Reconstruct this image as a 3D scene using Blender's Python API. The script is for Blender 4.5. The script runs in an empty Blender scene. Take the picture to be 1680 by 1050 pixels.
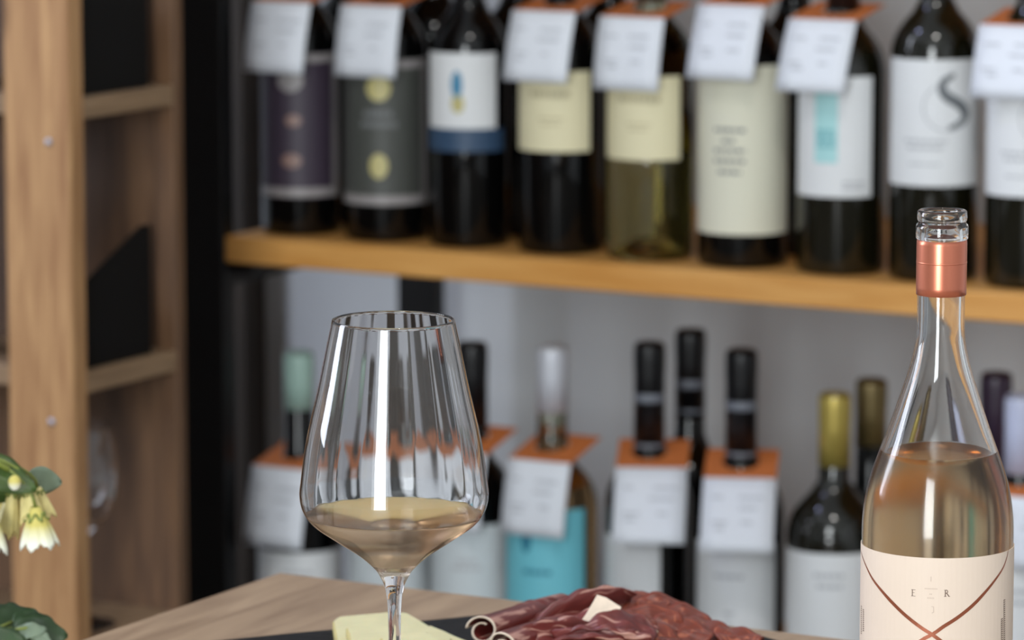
import bpy, math, random
from mathutils import Vector, Matrix
random.seed(7)
sc = bpy.context.scene
col = sc.collection
PI = math.pi
TH = math.radians(29)                      # the room, shelves and table stand turned against the camera
U = Vector((math.cos(TH), -math.sin(TH), 0)); V = Vector((math.sin(TH), math.cos(TH), 0))
# ---------------------------------------------------------------- camera
FP = 7000.0; ZC = 1.34; PITCH = math.atan(1045/FP)
cam = bpy.data.cameras.new('camera'); cam.sensor_width = 36; cam.lens = FP/1680*36
cam.dof.use_dof = True; cam.dof.focus_distance = 2.36; cam.dof.aperture_fstop = 10.0
cam.clip_start = .05; cam.clip_end = 60
co = bpy.data.objects.new('camera', cam); col.objects.link(co)
co.location = (0, 0, ZC); co.rotation_euler = (PI/2-PITCH, 0, 0); sc.camera = co
sc.view_settings.view_transform = 'Standard'; sc.view_settings.look = 'None'
sc.view_settings.gamma = 1; sc.view_settings.use_curve_mapping = False
sc.view_settings.exposure = 0.08
# ---------------------------------------------------------------- light
w = bpy.data.worlds.new('world'); sc.world = w; w.use_nodes = True
w.node_tree.nodes['Background'].inputs[0].default_value = (.75, .85, 1, 1)
w.node_tree.nodes['Background'].inputs[1].default_value = .6
def UV(u, v, z): return U*u+V*v+Vector((0, 0, z))
def area(name, loc, aim, sx, sy, power, colr):
    l = bpy.data.lights.new(name, 'AREA'); l.shape = 'RECTANGLE'; l.size = sx; l.size_y = sy
    l.energy = power; l.color = colr
    o = bpy.data.objects.new(name, l); col.objects.link(o); o.location = loc
    o.rotation_euler = Vector(aim).to_track_quat('-Z', 'Y').to_euler()
area('shop_window_light', UV(-.25, -1.84, 1.55), V, 1.0, 2.6, 145, (.93, .98, 1))
area('ceiling_lamp_light', Vector((.15, 1.75, 2.95)), (0, 0, -1), .24, .24, 15, (1, .97, .93))
area('cool_lamp_light', Vector((-1.45, 3.35, 2.95)), (0, 0, -1), .24, .24, 12, (.55, .60, 1))
area('side_window_light', UV(-4.12, 1.5, 2.0), U, .8, 1.8, 55, (.80, .86, 1))
sc.cycles.use_denoising = True
sc.cycles.max_bounces = 16; sc.cycles.transmission_bounces = 14; sc.cycles.glossy_bounces = 5; sc.cycles.diffuse_bounces = 5
sc.cycles.sample_clamp_indirect = 4

# ---------------------------------------------------------------- measuring helpers (real-world positions in metres)
def ray(px, py):
    a = px-840; b = 525-py
    return Vector((a, FP*math.cos(PITCH)+b*math.sin(PITCH), -FP*math.sin(PITCH)+b*math.cos(PITCH)))
O = Vector((0, 0, ZC))
def atY(px, py, Y): r = ray(px, py); return O+r*(Y/r.y)
def atZ(px, py, z): r = ray(px, py); return O+r*((z-ZC)/r.z)
def atV(px, py, c): r = ray(px, py); return O+r*(c/r.dot(V))
def pxm(px, py, P): return (P-O).length/FP        # metres per pixel at P

# ---------------------------------------------------------------- materials
def lin(c):
    return tuple(((x/255)/12.92 if x <= 10 else (((x/255)+.055)/1.055)**2.4) for x in c)+(1,)
def P(name, c, rough=.5, metal=0, spec=.5, var=0, scale=30, bump=0, coat=0):
    m = bpy.data.materials.new(name); m.use_nodes = True; nt = m.node_tree; b = nt.nodes['Principled BSDF']
    b.inputs['Base Color'].default_value = lin(c); b.inputs['Roughness'].default_value = rough
    b.inputs['Metallic'].default_value = metal; b.inputs['Specular IOR Level'].default_value = spec
    b.inputs['Coat Weight'].default_value = coat
    if var or bump:
        tc = nt.nodes.new('ShaderNodeTexCoord'); n = nt.nodes.new('ShaderNodeTexNoise')
        n.inputs['Scale'].default_value = scale; n.inputs['Detail'].default_value = 5
        nt.links.new(tc.outputs['Object'], n.inputs['Vector'])
        if var:
            r = nt.nodes.new('ShaderNodeValToRGB'); L = lin(c)
            r.color_ramp.elements[0].position = .3; r.color_ramp.elements[1].position = .7
            r.color_ramp.elements[0].color = tuple(x*(1-var) for x in L[:3])+(1,)
            r.color_ramp.elements[1].color = tuple(min(1, x*(1+var)) for x in L[:3])+(1,)
            nt.links.new(n.outputs[0], r.inputs[0]); nt.links.new(r.outputs[0], b.inputs['Base Color'])
        if bump:
            bp = nt.nodes.new('ShaderNodeBump'); bp.inputs['Strength'].default_value = bump; bp.inputs['Distance'].default_value = .002
            nt.links.new(n.outputs[0], bp.inputs['Height']); nt.links.new(bp.outputs[0], b.inputs['Normal'])
    return m
def wood(name, c1, c2, axis=2, scale=14, stretch=12, rough=.55, knots=0, bump=.15):
    m = bpy.data.materials.new(name); m.use_nodes = True; nt = m.node_tree; b = nt.nodes['Principled BSDF']
    N = nt.nodes.new; tc = N('ShaderNodeTexCoord'); mp = N('ShaderNodeMapping')
    s = [stretch]*3; s[axis] = 1; mp.inputs['Scale'].default_value = s
    nt.links.new(tc.outputs['Object'], mp.inputs[0])
    n = N('ShaderNodeTexNoise'); n.inputs['Scale'].default_value = scale; n.inputs['Detail'].default_value = 6; n.inputs['Distortion'].default_value = .6
    nt.links.new(mp.outputs[0], n.inputs['Vector'])
    r = N('ShaderNodeValToRGB'); r.color_ramp.elements[0].position = .32; r.color_ramp.elements[1].position = .68
    r.color_ramp.elements[0].color = lin(c1); r.color_ramp.elements[1].color = lin(c2)
    nt.links.new(n.outputs[0], r.inputs[0]); out = r.outputs[0]
    if knots:
        mp2 = N('ShaderNodeMapping'); s = [1.0]*3; s[axis] = .45; mp2.inputs['Scale'].default_value = s
        nt.links.new(tc.outputs['Object'], mp2.inputs[0])
        v = N('ShaderNodeTexVoronoi'); v.inputs['Scale'].default_value = knots; nt.links.new(mp2.outputs[0], v.inputs['Vector'])
        r2 = N('ShaderNodeValToRGB'); r2.color_ramp.elements[0].position = .10; r2.color_ramp.elements[1].position = .22
        r2.color_ramp.elements[0].color = (.45, .38, .3, 1); r2.color_ramp.elements[1].color = (1, 1, 1, 1)
        nt.links.new(v.outputs['Distance'], r2.inputs[0])
        mx = N('ShaderNodeMix'); mx.data_type = 'RGBA'; mx.blend_type = 'MULTIPLY'; mx.inputs[0].default_value = 1
        nt.links.new(out, mx.inputs[6]); nt.links.new(r2.outputs[0], mx.inputs[7]); out = mx.outputs[2]
    nt.links.new(out, b.inputs['Base Color']); b.inputs['Roughness'].default_value = rough
    bp = N('ShaderNodeBump'); bp.inputs['Strength'].default_value = bump; bp.inputs['Distance'].default_value = .001
    nt.links.new(n.outputs[0], bp.inputs['Height']); nt.links.new(bp.outputs[0], b.inputs['Normal'])
    return m
def glassm(name, c, ior, rough=0, streak=0):
    m = bpy.data.materials.new(name); m.use_nodes = True; nt = m.node_tree
    for n in list(nt.nodes):
        if n.type == 'BSDF_PRINCIPLED': nt.nodes.remove(n)
    g = nt.nodes.new('ShaderNodeBsdfGlass'); g.inputs['Color'].default_value = tuple(c)+(1,)
    g.inputs['IOR'].default_value = ior; g.inputs['Roughness'].default_value = rough
    nt.links.new(g.outputs[0], nt.nodes['Material Output'].inputs[0])
    if streak:
        tc = nt.nodes.new('ShaderNodeTexCoord'); mp = nt.nodes.new('ShaderNodeMapping'); mp.inputs['Scale'].default_value = (60, 60, 12)
        n = nt.nodes.new('ShaderNodeTexNoise'); n.inputs['Scale'].default_value = 1; n.inputs['Detail'].default_value = 4
        nt.links.new(tc.outputs['Object'], mp.inputs[0]); nt.links.new(mp.outputs[0], n.inputs['Vector'])
        mr = nt.nodes.new('ShaderNodeMapRange'); mr.inputs['From Min'].default_value = .35; mr.inputs['From Max'].default_value = .65
        mr.inputs['To Min'].default_value = rough; mr.inputs['To Max'].default_value = rough+streak
        nt.links.new(n.outputs[0], mr.inputs['Value']); nt.links.new(mr.outputs[0], g.inputs['Roughness'])
    return m
M = {}
M['wall'] = P('grey_plaster', (220, 224, 228), .9, var=.03, scale=6, bump=.1)
M['wall_light'] = P('light_plaster', (212, 214, 214), .9)
M['ceil'] = P('ceiling_white', (218, 220, 220), .9)
M['floor'] = wood('floor_oak', (66, 58, 50), (86, 76, 66), axis=0, scale=6)
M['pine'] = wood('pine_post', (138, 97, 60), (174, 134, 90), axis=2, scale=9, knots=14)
M['pine_dark'] = wood('shaded_pine', (78, 53, 33), (106, 76, 50), axis=2, scale=8)  # brown pine of the rack back, its colour darkened for the dim interior
M['pine_side'] = wood('shaded_pine_board', (112, 88, 64), (138, 112, 84), axis=1, scale=9)  # rack boards; shade inside the rack is put into this duller pine colour
M['shelf'] = wood('golden_pine', (202, 140, 66), (224, 168, 96), axis=0, scale=6, rough=.5)
M['table'] = wood('oak_laminate', (137, 112, 88), (168, 142, 114), axis=1, scale=7, stretch=8, rough=.42, bump=.05)
M['brown'] = wood('dark_brown_wood', (44, 35, 27), (60, 49, 38), axis=2, scale=6)
M['steel'] = P('black_steel', (14, 14, 15), .42, spec=.4)
M['bin'] = P('black_plastic', (9, 9, 9), .6, spec=.15)
M['dark'] = P('dark_glass', (6, 6, 6), .07, spec=.42)
M['olive'] = P('olive_glass', (19, 18, 9), .06, spec=.6)
M['white'] = P('white_paper', (226, 228, 230), .7)
M['card'] = P('white_card', (226, 230, 238), .75)
M['kraft'] = P('orange_card', (205, 118, 62), .7, var=.08, scale=60)
M['ink'] = P('grey_ink', (186, 188, 192), .7)
M['ink2'] = P('dark_ink', (118, 120, 122), .6)
M['ink3'] = P('charcoal_ink', (112, 116, 120), .6)
M['tag_ink'] = P('pencil_ink', (200, 203, 210), .7)
M['cream'] = P('cream_paper', (228, 220, 184), .7)
M['cream_ink'] = P('cream_ink', (190, 180, 146), .7)
M['plum'] = P('plum_paper', (58, 48, 62), .5)
M['char'] = P('charcoal_paper', (72, 74, 70), .5)
M['frame'] = P('silver_frame', (150, 145, 145), .4)
M['gold'] = P('gold_print', (190, 180, 120), .4)
M['copper_print'] = P('copper_print', (140, 112, 104), .4)
M['blue'] = P('blue_print', (62, 132, 168), .6)
M['navy'] = P('navy_band', (52, 76, 104), .5)
M['teal'] = P('pale_teal', (172, 220, 222), .6)
M['cyan'] = P('cyan_paper', (116, 200, 216), .6)
M['cyan_d'] = P('deep_cyan_print', (40, 120, 148), .6)
M['greenyellow'] = P('yellow_green_paper', (176, 160, 50), .6)
M['mint'] = P('mint_capsule', (160, 190, 180), .4)
M['capblack'] = P('black_capsule', (11, 11, 14), .36, spec=.4)
M['capgold'] = P('gold_capsule', (184, 164, 84), .35, metal=.5)
M['capbrass'] = P('antique_gold_capsule', (120, 104, 66), .4, metal=.5)
M['cappurple'] = P('purple_capsule', (52, 36, 56), .35)
M['caplilac'] = P('lilac_capsule', (190, 196, 222), .4)
M['capsilver'] = P('silver_capsule', (204, 207, 216), .4, metal=.2)
M['copper'] = P('copper_foil', (206, 124, 98), .30, metal=.75)
M['blush'] = P('blush_label', (222, 205, 189), .6)
M['copper_ink'] = P('copper_foil_print', (150, 86, 62), .35, metal=.5)
M['brown_ink'] = P('brown_ink', (110, 88, 76), .6)
M['faint_ink'] = P('faint_ink', (196, 176, 162), .6)
M['slate'] = P('black_slate', (9, 9, 10), .6, spec=.25, var=.3, scale=90, bump=.5)
M['screw'] = P('zinc_screw', (160, 165, 180), .3, metal=.8)
M['g_clear'] = glassm('clear_glass', (.985, .985, .985), 1.5)
M['g_bottle'] = glassm('clear_bottle_glass', (.97, .97, .965), 1.5, .0, .03)
M['g_fog'] = glassm('misted_bottle_glass', (.96, .96, .95), 1.5, .06, .14)
M['w_top'] = glassm('rose_wine_surface', (.88, .82, .74), 1.33, .06)
M['w_side'] = glassm('rose_wine_against_glass', (.90, .82, .72), .887, .38)
M['w_side_b'] = glassm('rose_wine_in_bottle', (.97, .81, .60), .887, .10, .12)
M['y_side'] = glassm('white_wine_against_glass', (.88, .82, .62), .887, .02)
M['y_top'] = glassm('white_wine_surface', (.88, .82, .62), 1.33)
M['r_side'] = glassm('amber_wine_against_glass', (.72, .55, .40), .887, .02)
M['bubble'] = glassm('air_bubble', (1, 1, 1), .667)
M['leaf'] = P('green_leaf', (56, 78, 22), .5, var=.35, scale=40)
M['leaf_d'] = P('dark_green_leaf', (40, 62, 30), .5, var=.4, scale=50)
M['sage'] = P('sage_leaf', (98, 112, 92), .6, var=.2, scale=60)
M['stem'] = P('green_stem', (110, 120, 50), .5)
M['ceramic'] = P('white_ceramic', (205, 203, 198), .3)

def petal_mat():
    m = bpy.data.materials.new('petal'); m.use_nodes = True; nt = m.node_tree; b = nt.nodes['Principled BSDF']
    tc = nt.nodes.new('ShaderNodeTexCoord'); s = nt.nodes.new('ShaderNodeSeparateXYZ'); r = nt.nodes.new('ShaderNodeValToRGB')
    nt.links.new(tc.outputs['Generated'], s.inputs[0]); nt.links.new(s.outputs[2], r.inputs[0])
    e = r.color_ramp.elements; e[0].position = .15; e[0].color = lin((226, 230, 218)); e[1].position = .62; e[1].color = lin((188, 176, 92))
    nt.links.new(r.outputs[0], b.inputs['Base Color']); b.inputs['Roughness'].default_value = .6
    return m
M['petal'] = petal_mat(); M['petal_cream'] = P('cream_petal', (206, 192, 128), .6, var=.15, scale=150)
def meat(name, c, fat, scale, thr, sat=6):
    m = bpy.data.materials.new(name); m.use_nodes = True; nt = m.node_tree; b = nt.nodes['Principled BSDF']; N = nt.nodes.new
    tc = N('ShaderNodeTexCoord'); mp = N('ShaderNodeMapping'); mp.inputs['Scale'].default_value = (1, sat, 1)
    n = N('ShaderNodeTexNoise'); n.inputs['Scale'].default_value = scale; n.inputs['Detail'].default_value = 3; n.inputs['Distortion'].default_value = 1.2
    nt.links.new(tc.outputs['UV'], mp.inputs[0]); nt.links.new(mp.outputs[0], n.inputs['Vector'])
    r = N('ShaderNodeValToRGB'); L = lin(c); e = r.color_ramp.elements
    e[0].position = .30; e[0].color = tuple(x*.55 for x in L[:3])+(1,); e[1].position = thr-.03; e[1].color = L
    k = r.color_ramp.elements.new(thr+.03); k.color = lin(fat)
    nt.links.new(n.outputs[0], r.inputs[0]); nt.links.new(r.outputs[0], b.inputs['Base Color'])
    b.inputs['Roughness'].default_value = .42; b.inputs['Subsurface Weight'].default_value = .06
    b.inputs['Subsurface Radius'].default_value = (.006, .002, .001); b.inputs['Subsurface Scale'].default_value = .5
    return m
M['ham'] = meat('cured_ham', (110, 43, 38), (178, 132, 118), 2.2, .59, 5)
M['chorizo'] = meat('dry_sausage', (124, 54, 36), (158, 88, 60), 4, .60, 1)
M['fat'] = P('ham_fat', (222, 204, 184), .45, var=.1, scale=120)
M['cheese'] = P('pale_cheese', (218, 210, 164), .45, var=.05, scale=80)
M['cheese'].node_tree.nodes['Principled BSDF'].inputs['Subsurface Weight'].default_value = .2
M['cheese'].node_tree.nodes['Principled BSDF'].inputs['Subsurface Scale'].default_value = .004

# ---------------------------------------------------------------- mesh helpers
def mesh(name, vs, fs, mats, parent=None, smooth=False, idx=None, uv=None):
    me = bpy.data.meshes.new(name); me.from_pydata([tuple(v) for v in vs], [], fs)
    if not isinstance(mats, (list, tuple)): mats = [mats]
    for m in mats: me.materials.append(m)
    if idx: me.polygons.foreach_set('material_index', idx)
    me.polygons.foreach_set('use_smooth', [smooth]*len(me.polygons))
    if uv:
        l = me.uv_layers.new(name='UVMap')
        for i, lp in enumerate(me.loops): l.data[i].uv = uv[lp.vertex_index]
    me.update()
    o = bpy.data.objects.new(name, me); col.objects.link(o)
    if parent: o.parent = parent
    return o
def empty(name, loc=(0, 0, 0), rz=0):
    o = bpy.data.objects.new(name, None); col.objects.link(o); o.location = loc; o.rotation_euler = (0, 0, rz); o.empty_display_size = .02
    return o
def tag(o, label=None, cat=None, group=None, kind=None):
    if label: o['label'] = label
    if cat: o['category'] = cat
    if group: o['group'] = group
    if kind: o['kind'] = kind
    return o
def struct(o): o['kind'] = 'structure'; return o
def boxv(x0, x1, y0, y1, z0, z1, b=0):
    if b <= 0:
        v = [(x, y, z) for z in (z0, z1) for y in (y0, y1) for x in (x0, x1)]
        return v, [(0, 2, 3, 1), (4, 5, 7, 6), (0, 1, 5, 4), (2, 6, 7, 3), (0, 4, 6, 2), (1, 3, 7, 5)]
    # chamfered box from three nested extents
    vs = []; ids = {}
    X = (x0, x1); Y = (y0, y1); Z = (z0, z1)
    for i in (0, 1):
        for j in (0, 1):
            for k in (0, 1):
                sx = 1 if i == 0 else -1; sy = 1 if j == 0 else -1; sz = 1 if k == 0 else -1
                for a in range(3):
                    p = [X[i], Y[j], Z[k]]
                    if a != 0: p[0] += sx*b
                    if a != 1: p[1] += sy*b
                    if a != 2: p[2] += sz*b
                    ids[(i, j, k, a)] = len(vs); vs.append(tuple(p))
    g = lambda *q: ids[q]; f = []
    f += [[g(0, j, k, 0) for j, k in ((0, 0), (0, 1), (1, 1), (1, 0))], [g(1, j, k, 0) for j, k in ((0, 0), (1, 0), (1, 1), (0, 1))]]
    f += [[g(i, 0, k, 1) for i, k in ((0, 0), (1, 0), (1, 1), (0, 1))], [g(i, 1, k, 1) for i, k in ((0, 0), (0, 1), (1, 1), (1, 0))]]
    f += [[g(i, j, 0, 2) for i, j in ((0, 0), (0, 1), (1, 1), (1, 0))], [g(i, j, 1, 2) for i, j in ((0, 0), (1, 0), (1, 1), (0, 1))]]
    for i in (0, 1):
        for j in (0, 1): f.append([g(i, j, 0, 0), g(i, j, 1, 0), g(i, j, 1, 1), g(i, j, 0, 1)])
        for k in (0, 1): f.append([g(i, 0, k, 0), g(i, 1, k, 0), g(i, 1, k, 2), g(i, 0, k, 2)])
        for j in (0, 1):
            for k in (0, 1): f.append([g(i, j, k, 0), g(i, j, k, 1), g(i, j, k, 2)])
    for j in (0, 1):
        for k in (0, 1): f.append([g(0, j, k, 1), g(1, j, k, 1), g(1, j, k, 2), g(0, j, k, 2)])
    return vs, f
def fixn(o):
    import bmesh
    bm = bmesh.new(); bm.from_mesh(o.data); bmesh.ops.recalc_face_normals(bm, faces=bm.faces); bm.to_mesh(o.data); bm.free(); return o
def box(name, ext, mat, parent=None, b=0):
    v, f = boxv(*ext, b=b); return fixn(mesh(name, v, f, mat, parent))
def lathe(prof, n=48, smooth_fn=None):
    vs = []; fs = []; rings = []
    for r, z in prof:
        if r <= 1e-7: rings.append([len(vs)]); vs.append((0, 0, z))
        else:
            rings.append(list(range(len(vs), len(vs)+n)))
            for k in range(n):
                a = 2*PI*k/n; rr = smooth_fn(r, z, a) if smooth_fn else r
                vs.append((rr*math.sin(a), -rr*math.cos(a), z))
    for A, B in zip(rings, rings[1:]):
        for k in range(n):
            k2 = (k+1) % n
            if len(A) == 1 and len(B) == 1: continue
            if len(A) == 1: fs.append((A[0], B[k2], B[k]))
            elif len(B) == 1: fs.append((A[k], A[k2], B[0]))
            else: fs.append((A[k], A[k2], B[k2], B[k]))
    return vs, fs
def curve_pts(keys, step=4):
    """Catmull-Rom through (r,z) keys"""
    out = []
    for i in range(len(keys)-1):
        p0 = keys[max(i-1, 0)]; p1 = keys[i]; p2 = keys[i+1]; p3 = keys[min(i+2, len(keys)-1)]
        for s in range(step):
            t = s/step
            out.append(tuple(.5*((2*b)+(-a+c)*t+(2*a-5*b+4*c-d)*t*t+(-a+3*b-3*c+d)*t**3) for a, b, c, d in zip(p0, p1, p2, p3)))
    out.append(keys[-1]); return out
def wrap(name, polys, R, mat, parent, az=0, inset=0, R2=None):
    """polygons given as (arc length s, z) laid on a cylinder of radius R with its middle at azimuth az"""
    vs = []; fs = []
    for p in polys:
        b = len(vs)
        for s, z in p:
            a = az+s/R; vs.append((R*math.sin(a), -R*math.cos(a), z))
        fs.append(tuple(range(b, b+len(p))))
    return mesh(name, vs, fs, mat, parent, True)
def rect(s0, s1, z0, z1, n=1):
    d = (s1-s0)/n
    return [[(s0+i*d, z0), (s0+(i+1)*d, z0), (s0+(i+1)*d, z1), (s0+i*d, z1)] for i in range(n)]
def label_shell(name, R, az, half, z0, z1, mat, parent, n=24, t=.0003):
    vs = []; fs = []
    for k in range(n+1):
        a = az-half+2*half*k/n
        for r, z in ((R, z0), (R+t, z0), (R+t, z1), (R, z1)): vs.append((r*math.sin(a), -r*math.cos(a), z))
    for k in range(n):
        for j in range(4):
            j2 = (j+1) % 4; fs.append((4*k+j, 4*(k+1)+j, 4*(k+1)+j2, 4*k+j2))
    fs += [(0, 1, 2, 3), tuple(4*n+j for j in (3, 2, 1, 0))]
    return fixn(mesh(name, vs, fs, mat, parent, False))
def strip(pts, wds):
    """ribbon polygons along a 2-D polyline"""
    L = []; Rr = []
    for i, p in enumerate(pts):
        a = pts[max(i-1, 0)]; b = pts[min(i+1, len(pts)-1)]
        dx, dy = b[0]-a[0], b[1]-a[1]; d = math.hypot(dx, dy) or 1; w_ = wds[i] if isinstance(wds, list) else wds
        L.append((p[0]-dy/d*w_/2, p[1]+dx/d*w_/2)); Rr.append((p[0]+dy/d*w_/2, p[1]-dx/d*w_/2))
    return [[Rr[i], Rr[i+1], L[i+1], L[i]] for i in range(len(pts)-1)]
def disc2(cx, cz, rx, rz, n=12):
    e = [(cx-rx*math.cos(PI*k/n), rz*math.sin(PI*k/n)) for k in range(n+1)]
    return [[(e[k][0], cz-e[k][1]), (e[k+1][0], cz-e[k+1][1]), (e[k+1][0], cz+e[k+1][1]), (e[k][0], cz+e[k][1])] for k in range(n)]

# ---------------------------------------------------------------- geometry anchors
A0 = atY(1650, 530, 3.70); C0 = A0.dot(V)                      # front plane of the bottle shelf
ZS = A0.z+.026                                                  # top of the upper shelf
SHELF_D = .41
ZL = ZS-.425                                                    # top of the lower shelf
CB = C0+.066                                                    # row of bottle centres
WALLV = C0+.52
ZT = .75                                                        # table top

# ---------------------------------------------------------------- room
def uvbox(name, u0, u1, v0, v1, z0, z1, mat, b=0, parent=None):
    o = box(name, (u0, u1, v0, v1, z0, z1), mat, parent, b); o.rotation_euler = (0, 0, -TH); return o
HC = 3.1
struct(uvbox('floor', -4.4, 2.4, -2.1, WALLV+.2, -.05, 0, M['floor']))
struct(uvbox('ceiling', -4.4, 2.4, -2.1, WALLV+.2, HC, HC+.05, M['ceil']))
struct(uvbox('wall_back', -4.4, 2.4, WALLV, WALLV+.1, 0, HC, M['wall']))
struct(uvbox('wall_left', -4.3, -4.2, -2.0, WALLV, 0, HC, M['wall_light']))
struct(uvbox('wall_right', 2.2, 2.3, -2.0, WALLV, 0, HC, M['wall_light']))
struct(uvbox('wall_front', -4.2, 2.2, -2.0, -1.9, 0, HC, M['wall_light']))
def winframe(name, along, c, other, w_, z0, z1, t=.05):
    vs = []; fs = []
    for (a0, a1, b0, b1) in ((c-w_/2-t, c-w_/2, z0-t, z1+t), (c+w_/2, c+w_/2+t, z0-t, z1+t), (c-w_/2, c+w_/2, z0-t, z0), (c-w_/2, c+w_/2, z1, z1+t)):
        v, f = boxv(a0, a1, other, other+.05, b0, b1) if along == 'u' else boxv(other, other+.05, a0, a1, b0, b1)
        n = len(vs); vs += v; fs += [tuple(i+n for i in q) for q in f]
    o = fixn(mesh(name, vs, fs, M['wall_light'])); o.rotation_euler = (0, 0, -TH); struct(o)
winframe('window_1', 'u', -.25, -1.90, 1.0, .25, 2.85)
winframe('window_2', 'v', 1.5, -4.20, .8, 1.1, 2.9)
struct(uvbox('baseboard_back', -4.2, 2.2, WALLV-.012, WALLV, 0, .08, M['wall_light']))

# ---------------------------------------------------------------- black steel and pine shelving
pc = atV(335.5, 500, C0)                                       # front left upright, middle
SU = pc.dot(U)
PW = .047; PD = .016
sh = empty('bottle_shelf', (U*SU+V*(C0+.002)), -TH)
tag(sh, 'black steel shelving unit with golden pine boards holding the wine bottles', 'shelf')
def lb(name, x0, x1, y0, y1, z0, z1, mat, b=.001, par=sh): return box(name, (x0, x1, y0, y1, z0, z1), mat, par, b)
LEN = 1.75
for x in (0, LEN):
    for y in (0, SHELF_D-.0): lb('upright', x-PW/2, x+PW/2, y-.004, y+PD, 0, 2.15, M['steel'])
for zt in (ZS, ZL, ZS+.40):
    lb('shelf_board', PW/2, LEN-PW/2, -.001, SHELF_D+.03, zt-.026, zt, M['shelf'], .0015)
    for x in (0, LEN-0):
        lb('side_beam', x-PW/2+.004, x+PW/2-.004, PD, SHELF_D-.004, zt-.05, zt-.0262, M['steel'])
    for s, x in ((1, PW/2), (-1, LEN-PW/2)):
        lb('shelf_bracket', min(x, x+s*.03), max(x, x+s*.03), .004, SHELF_D, zt-.036, zt-.0262, M['steel'])

# brown timber strip standing against the wall left of the bottles
pb = atV(394, 300, WALLV-.03)
o = uvbox('timber_strip', pb.dot(U)-.0135, pb.dot(U)+.0135, WALLV-.045, WALLV, 0, 2.6, M['brown'], .001)
o.name = 'trim_1'; struct(o)

# ---------------------------------------------------------------- pine rack at left
RF = atY(117, 400, 3.60)                                          # right front edge of the rack
RU, RV = RF.dot(U), RF.dot(V)
rk = empty('wooden_rack', (U*RU+V*RV), -TH)
tag(rk, 'rustic pine rack with open side left of the black shelving', 'rack')
RD = .168; RWI = .75
zr1 = atV(120, 200, RV).z; zr2 = atV(122, 652, RV).z; ZR = [zr1, zr2, zr2-(zr1-zr2), zr1+(zr1-zr2)]
post = lb('front_post', -.0685, 0, 0, .022, 0, 2.2, M['pine'], .002, rk)
lb('front_post', -RWI, -RWI+.0685, 0, .022, 0, 2.2, M['pine'], .002, rk)
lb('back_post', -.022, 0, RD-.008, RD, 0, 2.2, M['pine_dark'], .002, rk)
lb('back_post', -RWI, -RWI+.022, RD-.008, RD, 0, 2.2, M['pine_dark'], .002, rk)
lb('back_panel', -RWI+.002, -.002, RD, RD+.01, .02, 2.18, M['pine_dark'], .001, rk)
for zz in ZR: lb('rack_shelf', -RWI+.001, -.001, .0225, RD-.0005, zz, zz+.018, M['pine_side'], .001, rk)
for zz in ZR:
    lb('side_rail', -.02, -.0015, .0225, RD-.0525, zz-.0, zz-.034, M['pine_dark'], 0, rk) if False else None
for (px, py) in ((80, 233), (85, 692)):
    p = atV(px, py, RV); 
    v, f = lathe([(0, .0016), (.0022, .0014), (.0034, 0), (.0034, -.001), (0, -.001)], 12)
    vs = [(x, -z, y) for x, y, z in v]
    s = fixn(mesh('screw', vs, f, M['screw'], post, True)); s.location = (p.dot(U)-RU, -.0006, p.z)
# black slanted file bins in the rack
def file_bin(z, hf, hb, label):
    b = empty('storage_bin', U*(RU-.012)+V*(RV+.026)+Vector((0, 0, z)), -TH)
    D = RD-.026-.030
    def prism(name, x0, x1, prof):
        n = len(prof); vs = [(x, y, zz) for x in (x0, x1) for y, zz in prof]
        fs = [tuple(range(n)), tuple(range(n, 2*n))]+[(i, (i+1) % n, n+(i+1) % n, n+i) for i in range(n)]
        return fixn(mesh(name, vs, fs, M['bin'], b))
    pr = [(0, 0), (D, 0), (D, hb), (D-.012, hb), (0, hf)]
    prism('side_panel', -.003, 0, pr); prism('side_panel', -.034, -.031, [(0, 0), (D, 0), (D, hf*.6), (0, hf*.6)])
    box('front_panel', (-.031, -.003, 0, .003, .003, hf*.6), M['bin'], b)
    box('back_panel', (-.031, -.003, D-.003, D, .003, hf*.6), M['bin'], b)
    box('base', (-.031, -.003, 0, D, 0, .003), M['bin'], b)
    tag(b, label, 'bin')
S_ = zr1-zr2-.018
file_bin(zr2+.018, .070, .115, 'black slant-topped bin on the middle rack shelf')
file_bin(zr1+.018, .112, .150, 'taller black slant-topped bin on the upper rack shelf')

# ---------------------------------------------------------------- bottles
def bordeaux(R, H, rn=.0138, hs=None):
    hs = hs or H*.605
    return [(0, .002), (R*.55, .001), (R*.86, 0), (R*.96, .0015), (R, .006), (R, hs*.5), (R, hs), (R*.988, hs+.006), (R*.94, hs+.015), (R*.85, hs+.0235),
            (R*.70, hs+.032), (R*.52, hs+.040), (rn*1.06, hs+.052), (rn, H-.022), (rn, H-.0215), (rn*1.05, H-.020), (rn*1.05, H-.014), (rn*1.02, H-.0135), (rn*1.02, H-.001), (rn*.9, H), (0, H)]
def add_capsule(par, R, H, ln, mat, rn=.0138, band=None, name='capsule'):
    r = rn*1.07
    pr = [(rn*1.005, H-ln), (r, H-ln), (r*.99, H-.03), (r*1.02, H-.022), (r*1.02, H-.010), (r*1.0, H-.004), (r*.93, H-.0006), (r*.7, H+.0008), (0, H+.001)]
    v, f = lathe(pr, 24); c = mesh(name, v, f, mat, par, True)
    if band:
        v, f = lathe([(r, H-.055), (r*1.01, H-.0545), (r*1.01, H-.0475), (r, H-.047)], 24); mesh('band', v, f, band, c, True)
        v, f = lathe([(r, H-ln+.006), (r*1.01, H-ln+.0065), (r*1.01, H-ln+.009), (r, H-ln+.0095)], 24); mesh('band', v, f, band, c, True)
    return c
def view_az(P_): return math.atan2(P_.x, P_.y)      # how far the camera sees past the bottle's -Y side
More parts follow.
